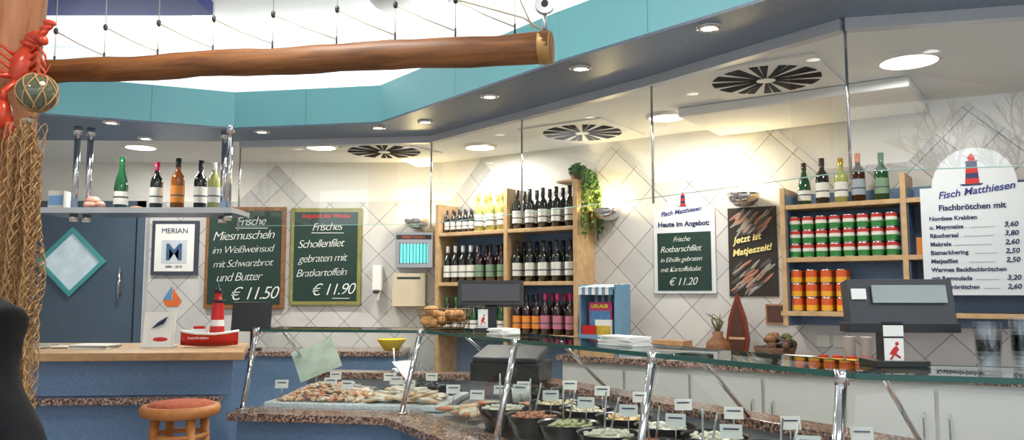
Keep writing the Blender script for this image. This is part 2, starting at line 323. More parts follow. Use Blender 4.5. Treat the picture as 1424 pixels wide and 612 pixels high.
# ---------------- bottles ----------------
def bottle(b,x,y,z,h,gl,cap,lab,kind=0,r=None):
    r=r or .038*h/.31
    if kind==0: pr=[(0,0),(r,.0),(r,.58*h),(r*.85,.66*h),(r*.4,.74*h),(r*.37,.83*h)]
    else: pr=[(0,0),(r,0),(r,.42*h),(r*.85,.55*h),(r*.5,.7*h),(r*.35,.83*h)]
    b.lathe((x,y,z),pr,gl,14); b.lathe((x,y,z),[(r*.40,.82*h),(r*.42,.84*h),(r*.42,.995*h),(0,h)],cap,12)
    k0,k1=(.14,.46) if kind==0 else (.1,.34)
    if lab:
        b.lathe((x,y,z),[(r*1.03,k0*h),(r*1.03,k1*h)],lab,14); b.lathe((x,y,z),[(r*1.04,(k0+.12)*h),(r*1.04,(k0+.15)*h)],mat('label_print',(80,84,90),.6),14)
BG=mat('bottle_dark',(20,26,22),.08,coat=.5); BGR=mat('bottle_green',(24,74,44),.08,coat=.5); BR=mat('bottle_wine',(40,16,20),.08,coat=.5); BCL=mat('bottle_white_wine',(168,172,100),.08,coat=.5)
CG=mat('cap_gold',(206,176,80),.3,.6); CM=mat('cap_magenta',(176,30,80),.35); CO=mat('cap_orange',(220,120,40),.4); CB=mat('cap_black',(24,22,24),.4); CW=mat('cap_white',(228,228,220),.4); CGR=mat('cap_green',(50,110,60),.4)
LW=mat('label_white',(218,217,208),.6); LO=mat('label_orange',(220,136,54),.6); LG=mat('label_green',(120,150,120),.6); LP=mat('label_pink',(190,116,134),.6)

b=B('bar_hanging_shelf'); b.box(-2.95,-1.72,4.84,5.16,1.895,1.925,SOFF); b.box(-2.95,-1.72,4.835,4.84,1.893,1.927,SILVERT)
for x,yy in((-2.745,4.93),(-2.69,4.98),(-1.87,5.08),(-1.77,4.9)):
    b.cyl((x,yy,1.86),(x,yy,2.45),.018,.018,CHROME,16); b.cyl((x,yy,1.85),(x,yy,1.894),.025,.025,CHROME,16); b.cyl((x,yy,2.40),(x,yy,2.45),.025,.025,CHROME,16)
b.done()
for x,h,g,c,l,k in [(-2.49,.345,BGR,BGR,LW,1),(-2.265,.31,BG,CM,LW,0),(-2.13,.335,mat('bottle_amber',(150,84,30),.1),CB,LO,0),(-1.985,.32,BG,CB,LW,0)]:
    b=B('wine_bottle',Fr((x,5.0,1.926))); bottle(b,0,0,0,h,g,c,l,k); b.done()
b=B('wine_bottle',Fr((-1.88,4.95,1.926))); bottle(b,0,0,0,.30,BCL,CW,LW,0); b.done()
b=B('seashell_display',Fr((-2.61,4.93,1.926)))
for k in range(7): b.ell((R(-.05,.05),R(-.04,.04),.022),(R(.02,.035),R(.02,.03),.022),mat('shell_pink',(214,160,140),.5))
b.ell((-.02,0,.05),(.05,.035,.03),MC['shell_pink']); b.done()
b=B('seashell_display',Fr((-2.38,4.98,1.926))); b.ell((0,0,.012),(.045,.02,.012),mat('starfish',(190,120,80),.7)); b.done()
b=B('souvenir_tin',Fr((-2.88,5.0,1.926))); b.box(-.05,.05,-.04,.04,0,.12,LW); b.box(-.045,.045,-.042,-.04,.03,.09,mat('lblue',(120,160,200),.5)); b.done(.004)

# ---------------- wine shelf ----------------
b=B('wine_shelf',W2); x0,xm,x1=.33,1.03,1.66
for x in(x0,xm,x1): b.box(x-.0,x+.035,-.28,-.015,0,2.14 if x<xm else 2.225,BEECH)
for z in(1.09,1.49,1.90,.68,.3): b.box(x0+.035,x1,-.275,-.015,z-.03,z,BEECH)
b.box(x0+.036,x1-.001,-.03,-.02,0,1.9,BLUE)
b.box(x0+.036,x1-.001,-.03,-.02,1.9,2.02,BLUE)
b.box(1.52,1.695,-.28,-.015,2.2255,2.243,BEECH)
b.done(.003)
def row(name,fr,xs,y,z,h,g,c,l,k=0,rows=2):
    b=B(name,fr)
    for x in xs:
        for r_ in range(rows): bottle(b,x,y+.1*r_,z,h,g,c,l,k)
    return b.done()
def rng(a,c,n): return [a+(c-a)*i/(n-1) for i in range(n)]
row('wine_bottle_row',W2,rng(.41,.66,5),-.22,1.901,.19,BG,CB,LW); row('wine_bottle_row',W2,rng(.74,.97,3),-.22,1.901,.30,BCL,CG,LW)
row('wine_bottle_row',W2,rng(1.12,1.60,5),-.22,1.901,.31,BG,CB,LW)
row('wine_bottle_row',W2,rng(.42,.66,4),-.22,1.491,.30,BG,CW,LW); row('wine_bottle_row',W2,rng(.75,.97,3),-.22,1.491,.30,BR,CB,LG)
row('wine_bottle_row',W2,rng(1.12,1.60,5),-.22,1.491,.315,BG,CB,LW)
row('wine_bottle_row',W2,rng(.42,.97,7),-.22,1.091,.28,BGR,CGR,LW,1)
row('wine_bottle_row',W2,rng(1.12,1.30,3),-.22,1.091,.30,BR,CB,LO); row('wine_bottle_row',W2,rng(1.38,1.60,3),-.22,1.091,.31,BR,CM,LP)
# ---------------- right shelf ----------------
b=B('canned_goods_shelf',W2)
for x,t in((3.17,2.06),(3.86,2.10),(4.55,2.12)): b.box(x,x+.03,-.28,-.015,1.2,t,BEECH)
for z in(1.29,1.62,1.95): b.box(3.20,4.55,-.275,-.015,z-.028,z,BEECH)
b.box(3.202,4.549,-.03,-.02,1.2,2.04,BLUE)
for x in (3.203,3.852,3.893): b.box(x,x+.004,-.26,-.03,1.2,2.02,BLUE)
b.box(3.16,4.6,-.29,-.27,1.262,1.29,BEECH)
b.done(.003)
for x,h,g,c,l,k in [(3.30,.27,BGR,BG,LW,1),(3.41,.29,BG,CB,LW,0),(3.52,.28,BCL,CG,LW,0),(3.62,.30,mat('bottle_brown',(60,34,20),.1),CO,mat('label_grey',(150,160,170),.5),0),(3.75,.29,BGR,CGR,LG,0)]:
    b=B('wine_bottle',Fr(W2.w(x,-.19,1.951),A2)); bottle(b,0,0,0,h,g,c,l,k,r=.04); b.done()
TIN=mat('tin',(200,200,200),.25,1); CGN=mat('can_green',(44,124,54),.4); CRD=mat('can_red',(190,54,46),.4); CYE=mat('can_yellow',(232,170,40),.4); COR=mat('can_orange',(214,90,40),.4)
def can(b,x,y,z,c1,c2,h=.085,r=.033):
    b.lathe((x,y,z),[(0,0),(r,0),(r,.006),(r,.006),(r,h*.45),(r,h*.7),(r,h-.006),(r,h),(r*.93,h),(r*.93,h-.004),(0,h-.004)],c1,14,mats=[TIN,TIN,c1,c1,LW if c1!=CYE else COR,c2,TIN,TIN,TIN,TIN])
b=B('green_can_stack',W2)
for r_ in range(2):
    for k in range(3):
        for x in rng(3.245,3.80,8): can(b,x,-.23+.09*r_,1.6205+k*.0855-(0),CGN,CRD)
b.done()
b=B('yellow_can_stack',W2)
for r_ in range(2):
    for k in range(3):
        for x in rng(3.245,3.60,5)[:(5 if k<2 else 4)]: can(b,x,-.23+.09*r_,1.2905+k*.0855,CYE,COR)
b.done()
b=B('glass_jar_row',W2)
for x in rng(3.66,3.82,3): b.cyl((x,-.2,1.2905),(x,-.2,1.39),.028,.028,CUPG,12); b.cyl((x,-.2,1.39),(x,-.2,1.405),.029,.029,LW,12)
b.done()
b=B('parcel_box_row',W2)
for i in range(5): b.box(3.93+i*.12,4.03+i*.12,-.25,-.1,1.621,1.72,[LO,LW,LG][i%3])
b.done(.003)
# ---------------- signs ----------------
def arch(b,x0,x1,z0,z1,zt,y0,y1,mt,inner=.08):
    cx=(x0+x1)/2; hw=(x1-x0)/2-inner; pts=[(x0,z0),(x1,z0),(x1,z1)]
    for i in range(17):
        t=math.pi*i/16; pts.append((cx+hw*math.cos(t),z1+(zt-z1)*math.sin(t)))
    pts.append((x0,z1)); b.poly(pts,y0,y1,mt)
def lighthouse_logo(b,cx,z,h,y):
    w=h*.2
    for i in range(4):
        k0=i/4*.7;k1=(i+1)/4*.7; w0=w*(1-.35*k0);w1=w*(1-.35*k1)
        b.poly([(cx-w0,z+k0*h),(cx+w0,z+k0*h),(cx+w1,z+k1*h),(cx-w1,z+k1*h)],y-.002,y,RED if i%2==0 else NAVY)
    b.poly([(cx-w*.9,z+.7*h),(cx+w*.9,z+.7*h),(cx+w*.9,z+.74*h),(cx-w*.9,z+.74*h)],y-.002,y,NAVY)
    b.poly([(cx-w*.5,z+.74*h),(cx+w*.5,z+.74*h),(cx+w*.5,z+.88*h),(cx,z+h),(cx-w*.5,z+.88*h)],y-.002,y,RED)
    b.poly([(cx-w*1.8,z),(cx+w*1.6,z),(cx+w*1.2,z-.06*h),(cx-w*1.4,z-.06*h)],y-.002,y,NAVY)
SW=mat('sign_white',(214,219,222),.5,var=.02)
b=B('menu_sign',W2); arch(b,3.97,4.50,1.39,1.99,2.20,-.325,-.315,SW,.06); lighthouse_logo(b,4.23,2.0,.17,-.326); 
b.cyl((4.05,-.318,1.98),(4.05,-.27,1.98),.004,.004,CHROME,6); b.cyl((4.42,-.318,1.98),(4.42,-.27,1.98),.004,.004,CHROME,6)
o=b.done()
text('Fisch Matthiesen',.055,4.06,-.327,1.925,mat('sign_blue',(40,50,120),.5),o,shear=.3,rot=.1,bold=.001)
text('Fischbrötchen mit',.044,4.22,-.327,1.86,NAVY,o,align='CENTER',bold=.0013)
for i,(t,p) in enumerate([('Nordsee Krabben',''),('u. Mayonaise','3,60'),('Räucheraal','3,80'),('Makrele','2,60'),('Bismarkhering','2,50'),('Matjesfilet','2,50'),('Warmes Backfischbrötchen',''),('mit Remoulade','3,20'),('Krabbenbrötchen','2,60')]):
    z=1.805-i*.0475; text(t,.032,4.01,-.327,z,NAVY,o,bold=.0009)
    if p:
        n_=int((.335-.0155*len(t))/.0088)
        if n_>0: text('.'*n_,.032,4.02+.0158*len(t),-.327,z,NAVY,o)
        text(p,.037,4.43,-.327,z,NAVY,o,align='RIGHT',shear=.2,bold=.0008)
b=B('daily_offer_board',W2); arch(b,2.19,2.65,1.40,2.0,2.13,-.03,-.0125,SW,.10); b.box(2.22,2.62,-.034,-.029,1.42,1.83,SLATE); lighthouse_logo(b,2.42,2.02,.10,-.031); o=b.done()
text('Fisch Matthiesen',.046,2.25,-.032,1.95,MC['sign_blue'],o,shear=.3,rot=.1,bold=.001); text('Heute im Angebot:',.05,2.42,-.032,1.875,NAVY,o,align='CENTER',bold=.0015)
for t,s,x,z in [('Frische',.05,2.34,1.765),('Rotbarschfilet',.062,2.24,1.69),('in Eihülle gebraten',.048,2.24,1.62),('mit Kartoffelsalat',.05,2.24,1.55),('€ 11.20',.075,2.30,1.455)]: text(t,s,x,-.0355,z,CHALK,o,shear=.35,rot=.03,bold=-.0006,spacing=.9)
b=B('herring_poster',W2); b.box(2.74,3.07,-.02,-.0125,1.38,1.98,mat('poster_dark',(50,44,40),.4,var=.5,scale=12))
FS=[mat('fish_silver',(150,148,140),.3),mat('fish_pink',(170,120,96),.4),mat('fish_dark',(86,82,80),.4)]
for i in range(80):
    x=R(2.79,3.02);z=R(1.41,1.60) if i<40 else R(1.81,1.95); ang=R(.5,.9); b.ell((x,-.0215,z),(.05,.002,.009),FS[i%3],Matrix.Rotation(-ang,3,'Y'))
o=b.done(); text('Jetzt ist',.062,2.78,-.028,1.735,mat('poster_yellow',(240,226,150),.5),o,shear=.3,rot=.15,bold=.0015); text('Matjeszeit!',.062,2.77,-.028,1.65,MC['poster_yellow'],o,shear=.3,rot=.15,bold=.0015)
# plant on top of the wine shelf
b=B('potted_ivy',W2); b.lathe((1.61,-.14,2.2435),[(0,0),(.035,0),(.048,.07),(.04,.07)],mat('terracotta',(150,96,60),.7),16)
LV=[mat('leaf1',(72,110,40),.6,var=.3),mat('leaf2',(112,140,60),.6,var=.3)]
for k in range(50):
    a=R(0,6.28); p=Vector((1.61,-.14,2.31)); d=Vector((math.cos(a)*R(.2,.7)+.25,math.sin(a)*.6,R(.2,.8))); pts=[p.copy()]
    for i in range(int(R(7,26))):
        p=p+d*.02; d.z-=.17; d.x*=.93; d.y*=.93; p.y=min(p.y,-.03)
        if d.z<-.2 and p.z<2.30: p.x=max(p.x,1.715)
        pts.append(p.copy())
        if p.z<1.84: break
        for q in range(3):
            n=Vector((R(-1,1),R(-1,0),R(-1,1))).normalized(); u=n.orthogonal().normalized(); w=n.cross(u); s=R(.010,.019); c=p+Vector((R(.005,.025),R(-.02,.0),R(-.015,.02)))
            b.add([c-u*s,c+w*s*.6,c+u*s*1.3,c-w*s*.6],[(0,1,2,3)],LV[k%2])
    b.tube(pts,.0018,LV[0],4)
b.done(merge=False)

# ---------------- back cabinets on W2 ----------------
b=B('back_counter_cabinet',W2); b.box(1.76,5.6,-.60,-.015,.1,.94,mat('cabinet_cream',(208,206,198),.45,var=.03)); b.box(1.73,5.62,-.64,-.013,.941,.98,GRAN)
b.box(1.8,5.6,-.55,-.05,0,.1,DGREY)
x=1.80; CD=mat('cabinet_door',(208,207,202),.45,var=.03)
while x<5.3:
    b.box(x,x+.43,-.622,-.601,.13,.90,CD)
    k=int(round((x-1.8)/.45)); hx=x+.38 if k%2==0 else x+.05
    b.tube([(hx,-.622,.64),(hx,-.65,.65),(hx,-.65,.77),(hx,-.622,.78)],.006,CHROME,8); x+=.45
b.done(.003)
b=B('rear_counter',W1); b.box(-2.9,-.9,-.5,-.014,.05,.90,BLUE); b.box(-2.95,-.88,-.54,-.013,.901,.94,GRAN); b.done(.003)
b=B('office_monitor',Fr((-2.13,6.52,.941))); b.cyl((0,0,0),(0,0,.015),.09,.09,BLACK); b.cyl((0,.02,.01),(0,.02,.2),.015,.015,BLACK,8); b.rbox((0,0,.27),(.32,.03,.24),BLACK,Matrix.Rotation(-.15,3,'X')); b.done(.006)
b=B('yellow_bowl',Fr((-.98,6.5,.941))); b.lathe((0,0,0),[(0,.0),(.06,0),(.12,.085),(.125,.09),(.115,.085),(.055,.01),(0,.01)],YEL,24); b.done()
# beach chair magazine rack
b=B('beach_chair_magazine_rack',Fr(W2.w(1.98,-.40,.98),A2)); LB=mat('stripe_blue',(104,146,176),.6)
for i in range(10): b.box(-.13+i*.026,-.104+i*.026,.1,.12,.02,.46,LB if i%2 else PAPER)
for s in(-1,1):
    b.poly([(s*.13,.0),(s*.142,.0),(s*.142,.48),(s*.13,.48)],-.10,.12,LB)
for i in range(10): 
    x=-.13+i*.026; b.hexa([(x,-.13,.45),(x+.026,-.13,.45),(x+.026,.12,.47),(x,.12,.47),(x,-.13,.462),(x+.026,-.13,.462),(x+.026,.12,.485),(x,.12,.485)],LB if i%2 else PAPER)
    b.box(x,x+.026,-.13,-.12,.41,.455,LB if i%2 else PAPER)
b.box(-.13,.13,-.12,.1,0,.10,BEECH); b.box(-.13,.13,-.13,-.12,.05,.14,LB)
b.box(-.10,.08,-.04,-.02,.10,.36,mat('mag_pink',(200,70,120),.4)); b.box(-.09,.07,-.045,-.04,.20,.30,mat('mag_img',(90,140,190),.4,var=.6,scale=20))
b.box(-.03,.10,-.08,-.06,.10,.24,PAPER); b.box(-.02,.09,-.084,-.08,.12,.2,mat('mag_img2',(200,170,60),.4,var=.6,scale=20)); b.box(-.12,-.02,-.10,-.085,.10,.2,RED); o=b.done()
text('URLAUB',.035,-.01,-.05,.32,YEL,o,align='CENTER',bold=.001)
b=B('wooden_boat_model',Fr(W2.w(2.84,-.16,.98),A2))
b.poly([(-.055,0),(.055,0),(.075,.12),(.055,.26),(0,.42),(-.055,.26),(-.075,.12)],-.02,.02,mat('boat_red',(120,46,28),.4)); b.poly([(-.035,.02),(.035,.02),(.053,.12),(.036,.24),(0,.37),(-.036,.24),(-.053,.12)],-.026,-.02,mat('boat_in',(80,46,32),.5))
b.box(-.053,.053,-.027,-.02,.12,.135,BEECH); b.done(.004)
b=B('brown_vase',Fr(W2.w(2.80,-.42,.98),A2)); b.lathe((0,0,0),[(0,0),(.05,0),(.078,.05),(.072,.11),(.03,.15),(.035,.18),(0,.18)],mat('vase_brown',(120,76,40),.5,var=.5,scale=40,bump=.5),18)
for k in range(5): b.tube([(0,0,.17),(R(-.04,.04),0,.24),(R(-.08,.08),0,.29)],[.008,.006,.002],mat('moss',(90,92,50),.8),5)
b.done()
b=B('decor_basket',Fr(W2.w(3.12,-.3,.98),A2)); b.lathe((0,0,0),[(0,0),(.1,0),(.13,.09),(.12,.09),(.09,.02)],mat('wicker',(90,62,40),.7,var=.4,scale=60,bump=.8),18)
for k in range(20): b.ell((R(-.09,.09),R(-.08,.08),R(.07,.15)),(R(.02,.045),R(.02,.03),R(.02,.035)),[MC['wicker'],MC['moss'],MC['vase_brown'],BLACK][k%4],n=8,m=6)
b.done()
b=B('framed_photo',W2); b.box(2.98,3.12,-.022,-.0125,1.20,1.33,BEECHD); b.box(2.99,3.11,-.024,-.0221,1.21,1.32,mat('photo',(90,60,50),.4,var=.6,scale=20)); b.done()
def stack(name,fr,x,y,z,w,d,n,t,mt,mt2=None):
    b=B(name,fr)
    for i in range(n):
        a=R(-.12,.12); b.rbox((x+R(-.008,.008),y+R(-.006,.006),z+t*(i+.5)),(w,d,t*.96),mt if i%2 or not mt2 else mt2,Matrix.Rotation(a,3,'Z'))
    return b.done()
stack('napkin_stack',W2,3.05,-.54,.98,.2,.12,5,.012,PAPER); stack('brochure_stack',W2,2.5,-.52,.98,.2,.14,4,.01,PAPER,LW); stack('brochure_stack',W2,2.27,-.52,.98,.16,.12,7,.012,mat('brochure_blue',(150,170,190),.5),PAPER)
stack('napkin_stack',W2,3.32,-.54,.98,.18,.12,5,.012,PAPER); stack('carton_stack',W2,2.42,-.25,.98,.22,.16,3,.035,BEECHD)
b=B('yellow_jar_row',W2)
for x in rng(3.47,3.77,5): b.cyl((x,-.55,.98),(x,-.55,1.04),.028,.028,CYE,12); b.cyl((x,-.55,1.04),(x,-.55,1.05),.029,.029,RED,12)
b.done()
b=B('wall_socket',W2); b.box(3.3,3.38,-.022,-.0125,1.06,1.14,LW); b.box(3.4,3.48,-.022,-.0125,1.06,1.14,LW); b.done(.003)

# ---------------- display counter ----------------
PL=[Vector((-1.44,4.453)),Vector((-.47,4.29)),Vector((.86,2.0)),Vector((2.3,1.49))]
def segn(p,q): d=(q-p).normalized(); return Vector((-d.y,d.x))
def pl(o):
    out=[]; ns=[segn(PL[i],PL[i+1]) for i in range(3)]
    out.append(PL[0]+ns[0]*o)
    for i in(1,2):
        m=(ns[i-1]+ns[i])/(1+ns[i-1].dot(ns[i])); out.append(PL[i]+m*o)
    out.append(PL[3]+ns[2]*o); return out
def strip(b,o1,o2,z0,z1,mt,segs=(0,1,2),o1b=None,o2b=None):
    a=pl(o1);c=pl(o2); at=pl(o1b if o1b is not None else o1); ct=pl(o2b if o2b is not None else o2)
    for i in segs:
        b.hexa([(a[i].x,a[i].y,z0),(a[i+1].x,a[i+1].y,z0),(c[i+1].x,c[i+1].y,z0),(c[i].x,c[i].y,z0),(at[i].x,at[i].y,z1),(at[i+1].x,at[i+1].y,z1),(ct[i+1].x,ct[i+1].y,z1),(ct[i].x,ct[i].y,z1)],mt)
b=B('fish_display_counter')
strip(b,-.16,-.12,.12,.74,BLUE); strip(b,-.12,-.10,.0,.12,DGREY); strip(b,-.27,-.03,.741,.78,GRAN)
strip(b,-.028,.72,.72,.765,STEEL); strip(b,.72,.76,.02,.86,mat('inner_panel',(150,154,158),.35)); strip(b,.70,.86,.861,.90,GRAN); strip(b,-.03,-.02,.70,.74,STEEL)
for side in(0,3):
    p=[pl(o)[side] for o in(-.12,.72)]; n=(p[1]-p[0]).normalized(); t=Vector((n.y,-n.x))*.02
    b.hexa([(p[0].x,p[0].y,0),(p[1].x,p[1].y,0),(p[1].x+t.x,p[1].y+t.y,0),(p[0].x+t.x,p[0].y+t.y,0),(p[0].x,p[0].y,.74),(p[1].x,p[1].y,.74),(p[1].x+t.x,p[1].y+t.y,.74),(p[0].x+t.x,p[0].y+t.y,.74)],BLUE)
counter=b.done(.002)
b=B('counter_glass'); lo=pl(-.132); hi=pl(-.001)
for i in range(3): b.add([(lo[i].x,lo[i].y,.781),(lo[i+1].x,lo[i+1].y,.781),(hi[i+1].x,hi[i+1].y,1.19),(hi[i].x,hi[i].y,1.19)],[(0,1,2,3)],GC)
b.done(parent=counter)
b=B('counter_top_glass'); lo=pl(-.01); hi=pl(.30)
for i in range(3): b.add([(lo[i].x,lo[i].y,1.202),(lo[i+1].x,lo[i+1].y,1.202),(hi[i+1].x,hi[i+1].y,1.202),(hi[i].x,hi[i].y,1.202)],[(0,1,2,3)],GT)
strip(b,-.014,-.010,1.188,1.203,mat('glass_edge_dark',(40,84,78),.15)); strip(b,.30,.304,1.188,1.203,MC['glass_edge_dark'])
b.done(parent=counter)
b=B('counter_struts')
def strut(i,t):
    lo=pl(-.14); hi=pl(-.012); bk=pl(.3); 
    L=lo[i].lerp(lo[i+1],t);Hh=hi[i].lerp(hi[i+1],t);K=bk[i].lerp(bk[i+1],t)
    b.tube([(L.x,L.y,.78),(Hh.x,Hh.y,1.185)],.014,CHROME,10); b.tube([(Hh.x,Hh.y,1.182),(K.x,K.y,1.182)],.010,CHROME,8); b.cyl((L.x,L.y,.78),(L.x,L.y,.79),.03,.03,CHROME)
    b.cyl((Hh.x,Hh.y,1.17),(Hh.x,Hh.y,1.21),.018,.018,CHROME,12)
    K2=pl(.3)[i].lerp(pl(.3)[i+1],t); Kb=pl(.74)[i].lerp(pl(.74)[i+1],t); b.tube([(K2.x,K2.y,1.185),(Kb.x,Kb.y,.90)],.009,CHROME,8)
for i,t in((0,.02),(0,.985),(1,.37),(1,.71),(1,.985),(2,.5)): strut(i,t)
b.done(parent=counter)
FA=Fr((-.47,4.29),math.atan2(-(4.453-4.29),.97)); FB=Fr((-.47,4.29),math.atan2(2.0-4.29,1.33)); FC=Fr((.86,2.0),math.atan2(-.51,1.44))
ICE=mat('crushed_ice',(214,220,224),.25,bump=1.0,scale=60)
b=B('crushed_ice_bed',FA); b.box(-.93,.10,.02,.66,.766,.80,ICE); b.done(.01)
SEA=[mat('shrimp_beige',(214,180,144),.4,var=.25,scale=40),mat('fish_fillet',(216,206,190),.35,var=.15,scale=20),mat('salmon',(212,140,108),.35,var=.2,scale=25),mat('fish_grey',(140,140,140),.3,var=.4,scale=30)]
def heap(name,fr,x0,x1,y0,y1,z,n,mt,s=(.05,.02,.012),h=.04):
    b=B(name,fr)
    for i in range(n):
        u,v=R(0,1),R(0,1); k=math.sin(math.pi*u)*math.sin(math.pi*v)
        rot=Matrix.Rotation(R(0,6.28),3,'Z')@Matrix.Rotation(R(-.3,.3),3,'Y')
        b.ell((x0+(x1-x0)*u,y0+(y1-y0)*v,z+h*k),tuple(q*R(.8,1.2) for q in s),mt if not isinstance(mt,list) else random.choice(mt),rot,8,5)
    return b.done(merge=False)
heap('shrimp_heap',FA,-.86,-.40,.06,.38,.81,560,[SEA[0],SEA[0],SEA[1],SEA[2]],(.022,.01,.008),.08)
heap('fish_fillet_tray',FA,-.34,.0,.08,.4,.81,70,[SEA[1],SEA[0]],(.07,.03,.012),.05)
heap('fillet_selection',FA,-.85,-.5,.44,.62,.81,40,[SEA[1],SEA[3]],(.07,.025,.012),.03)
b=B('mussel_tray',FA); b.box(-.42,.05,.46,.66,.80,.815,BLACK); 
for i in range(90): b.ell((R(-.38,.0),R(.48,.63),.83+R(0,.02)),(.025,.013,.01),mat('mussel',(30,30,36),.2),Matrix.Rotation(R(0,6),3,'Z'),8,5)
b.done(merge=False)
b=B('serving_scoop',FA); b.ell((-.35,.58,.90),(.03,.02,.045),STEEL); b.tube([(-.35,.58,.93),(-.38,.64,1.06)],.006,STEEL); b.done()
heap('smoked_fish_tray',FB,.12,.42,.06,.56,.80,60,[SEA[2],SEA[1],SEA[0]],(.06,.022,.014),.03)
BL=mat('bowl_black',(18,18,20),.25)
fills=[(226,222,204),(216,204,172),(196,132,104),(224,214,194),(186,184,140),(226,196,146),(224,218,200),(228,224,212),(190,110,84)]
def bowl(fr,x,y,c,r=.125):
    b=B('salad_bowl',Fr(fr.w(x,y,.766))); b.lathe((0,0,0),[(0,0),(r*.7,0),(r,.095),(r*1.04,.10),(r*.96,.095),(r*.9,.07)],BL,22)
    mt=mat('salad_%d'%c,fills[c%9],.5,var=.3,scale=60); b.lathe((0,0,.07),[(r*.9,0),(r*.6,.02),(0,.03)],mt,22)
    for i in range(45):
        a=R(0,6.28);q=R(0,r*.8); b.ell((q*math.cos(a),q*math.sin(a),.09+.015*(1-q/r)),(R(.008,.018),.009,.007),mt,Matrix.Rotation(R(0,6),3,'Z'),7,4)
    if c%2==0:
        dx,dy=R(.02,.06),R(.0,.06); b.tube([(0,0,.09),(dx,dy,.23)],.004,STEEL); b.tube([(-.02,0,.09),(dx-.05,dy,.25)],.004,STEEL)
    b.done(merge=False)
def tag(fr,x,y,z,w=.072,h=.046):
    b=B('price_tag',Fr(fr.w(x,y,z),R(-.35,.1))); Rr=Matrix.Rotation(-.2,3,'X'); b.rbox((0,0,.09),(w,.002,h),PAPER,Rr); b.tube([(0,.004,0),(0,.004,.07)],.0025,STEEL,5)
    for k in range(2): b.rbox((0,-.0015,.098-.016*k),(w*(.7-.2*k),.001,.005),NAVY,Rr)
    return b.done()
bl=[(.62,.14),(.60,.44),(.89,.14),(.87,.44),(1.16,.14),(1.14,.45),(1.43,.15),(1.41,.45),(1.70,.15),(1.68,.46),(1.97,.15),(1.95,.46),(2.24,.2),(2.22,.48)]
for i,(x,y) in enumerate(bl):
    bowl(FB,x,y,i); tag(FB,x+.03,y+.07,.855)
for x,y in [(-.82,.02),(-.60,.18),(-.45,.05),(-.25,.3),(-.12,.12),(-.7,.5),(-.35,.48),(-.1,.52)]: tag(FA,x,y,.81)
for x,y in [(.15,.1),(.3,.3),(.42,.1),(.2,.5)]: tag(FB,x,y,.81)
heap('smoked_salmon',FC,.1,.5,.1,.5,.79,60,[SEA[2]],(.06,.022,.014),.04)
b=B('paper_roll_tray',FC); b.box(.6,1.1,.1,.5,.766,.80,STEEL); b.box(.62,1.08,.12,.48,.80,.86,PAPER); b.done(.005)
b=B('folded_paper_bags',FC)
for i in range(6): b.rbox((.95,.35,.868+.012*i),(.3,.2,.011),PAPER,Matrix.Rotation(R(-.2,.2),3,'Z'))
b.done()
b=B('wine_bottle',Fr(FB.w(.34,.30,.87))); bb=B('x'); bottle(bb,0,0,0,.30,BG,CB,LW); Rm=Matrix.Rotation(1.45,3,'Y'); b.v=[tuple(Rm@Vector(v)) for v in bb.v]; b.fa=bb.fa;b.mi=bb.mi;b.sm=bb.sm;b.ms=bb.ms; b.done()
def sticker(b,x,y,z,w,h):
    b.box(x-w/2,x+w/2,y-.003,y,z,z+h,PAPER)
    def q(px,pz): return (x+px*w,z+pz*h)
    b.poly([q(-.25,.35),q(.05,.3),q(.25,.55),q(.1,.7),q(-.1,.55)],y-.005,y-.003,RED); b.tube([(x,y-.004,z+h*.35),(x-.2*w,y-.004,z+h*.12)],.003,RED,5); b.tube([(x+.05*w,y-.004,z+h*.35),(x+.3*w,y-.004,z+h*.2)],.003,RED,5); b.ell((x+.15*w,y-.004,z+h*.78),(w*.1,.002,w*.1),RED)
b=B('cash_register',Fr((-.11,4.12,1.203))); b.box(-.08,.08,-.04,.08,0,.02,BLACK); b.box(-.03,.03,-.01,.03,.02,.13,BLACK); b.rbox((.0,0,.195),(.34,.05,.13),BLACK,Matrix.Rotation(-.25,3,'X')); b.rbox((.0,-.027,.2),(.3,.006,.09),DGREY,Matrix.Rotation(-.25,3,'X')); b.box(-.066,-.014,-.016,-.01,.0,.115,PAPER); sticker(b,-.04,-.017,.03,.045,.07); b.done(.006)
b=B('counter_scale',Fr((.0,4.60,.766),-.3)); b.box(-.05,.05,-.05,.05,0,.14,DGREY); b.box(-.2,.2,-.16,.16,.14,.25,BLACK); b.rbox((0,-.02,.29),(.38,.28,.03),DGREY,Matrix.Rotation(.2,3,'X')); b.done(.01)
b=B('cash_register',Fr((1.075,2.2,1.203),-.05)); b.box(-.09,.05,-.05,.08,0,.015,BLACK); b.box(-.06,-.005,-.02,.03,.01,.12,BLACK); sticker(b,-.033,-.021,.01,.052,.065); b.box(-.06,-.006,-.024,-.021,.08,.11,PAPER)
b.rbox((.0,.02,.17),(.285,.05,.125),DGREY,Matrix.Rotation(-.2,3,'X')); b.rbox((.02,-.009,.195),(.20,.006,.05),mat('lcd',(150,162,160),.2),Matrix.Rotation(-.2,3,'X')); b.rbox((-.115,-.005,.195),(.04,.006,.03),PAPER,Matrix.Rotation(-.2,3,'X'))
b.box(-.15,.15,-.02,.05,.09,.115,BLACK); b.done(.006)
b=B('bread_basket',Fr((-.38,4.46,1.203)))
WI=mat('basket_wire',(120,90,60),.5,.3)
def circ(r,z,n=28): return [(r*math.cos(2*math.pi*i/n)*1.25,r*math.sin(2*math.pi*i/n)*.8,z) for i in range(n+1)]
for r,z in((.09,.006),(.105,.04),(.118,.075),(.125,.11)): b.tube(circ(r,z),.003,WI,5)
for i in range(28):
    t=2*math.pi*i/28; b.tube([(.09*math.cos(t)*1.25,.09*math.sin(t)*.8,.006),(.125*math.cos(t)*1.25,.125*math.sin(t)*.8,.11)],.002,WI,4)
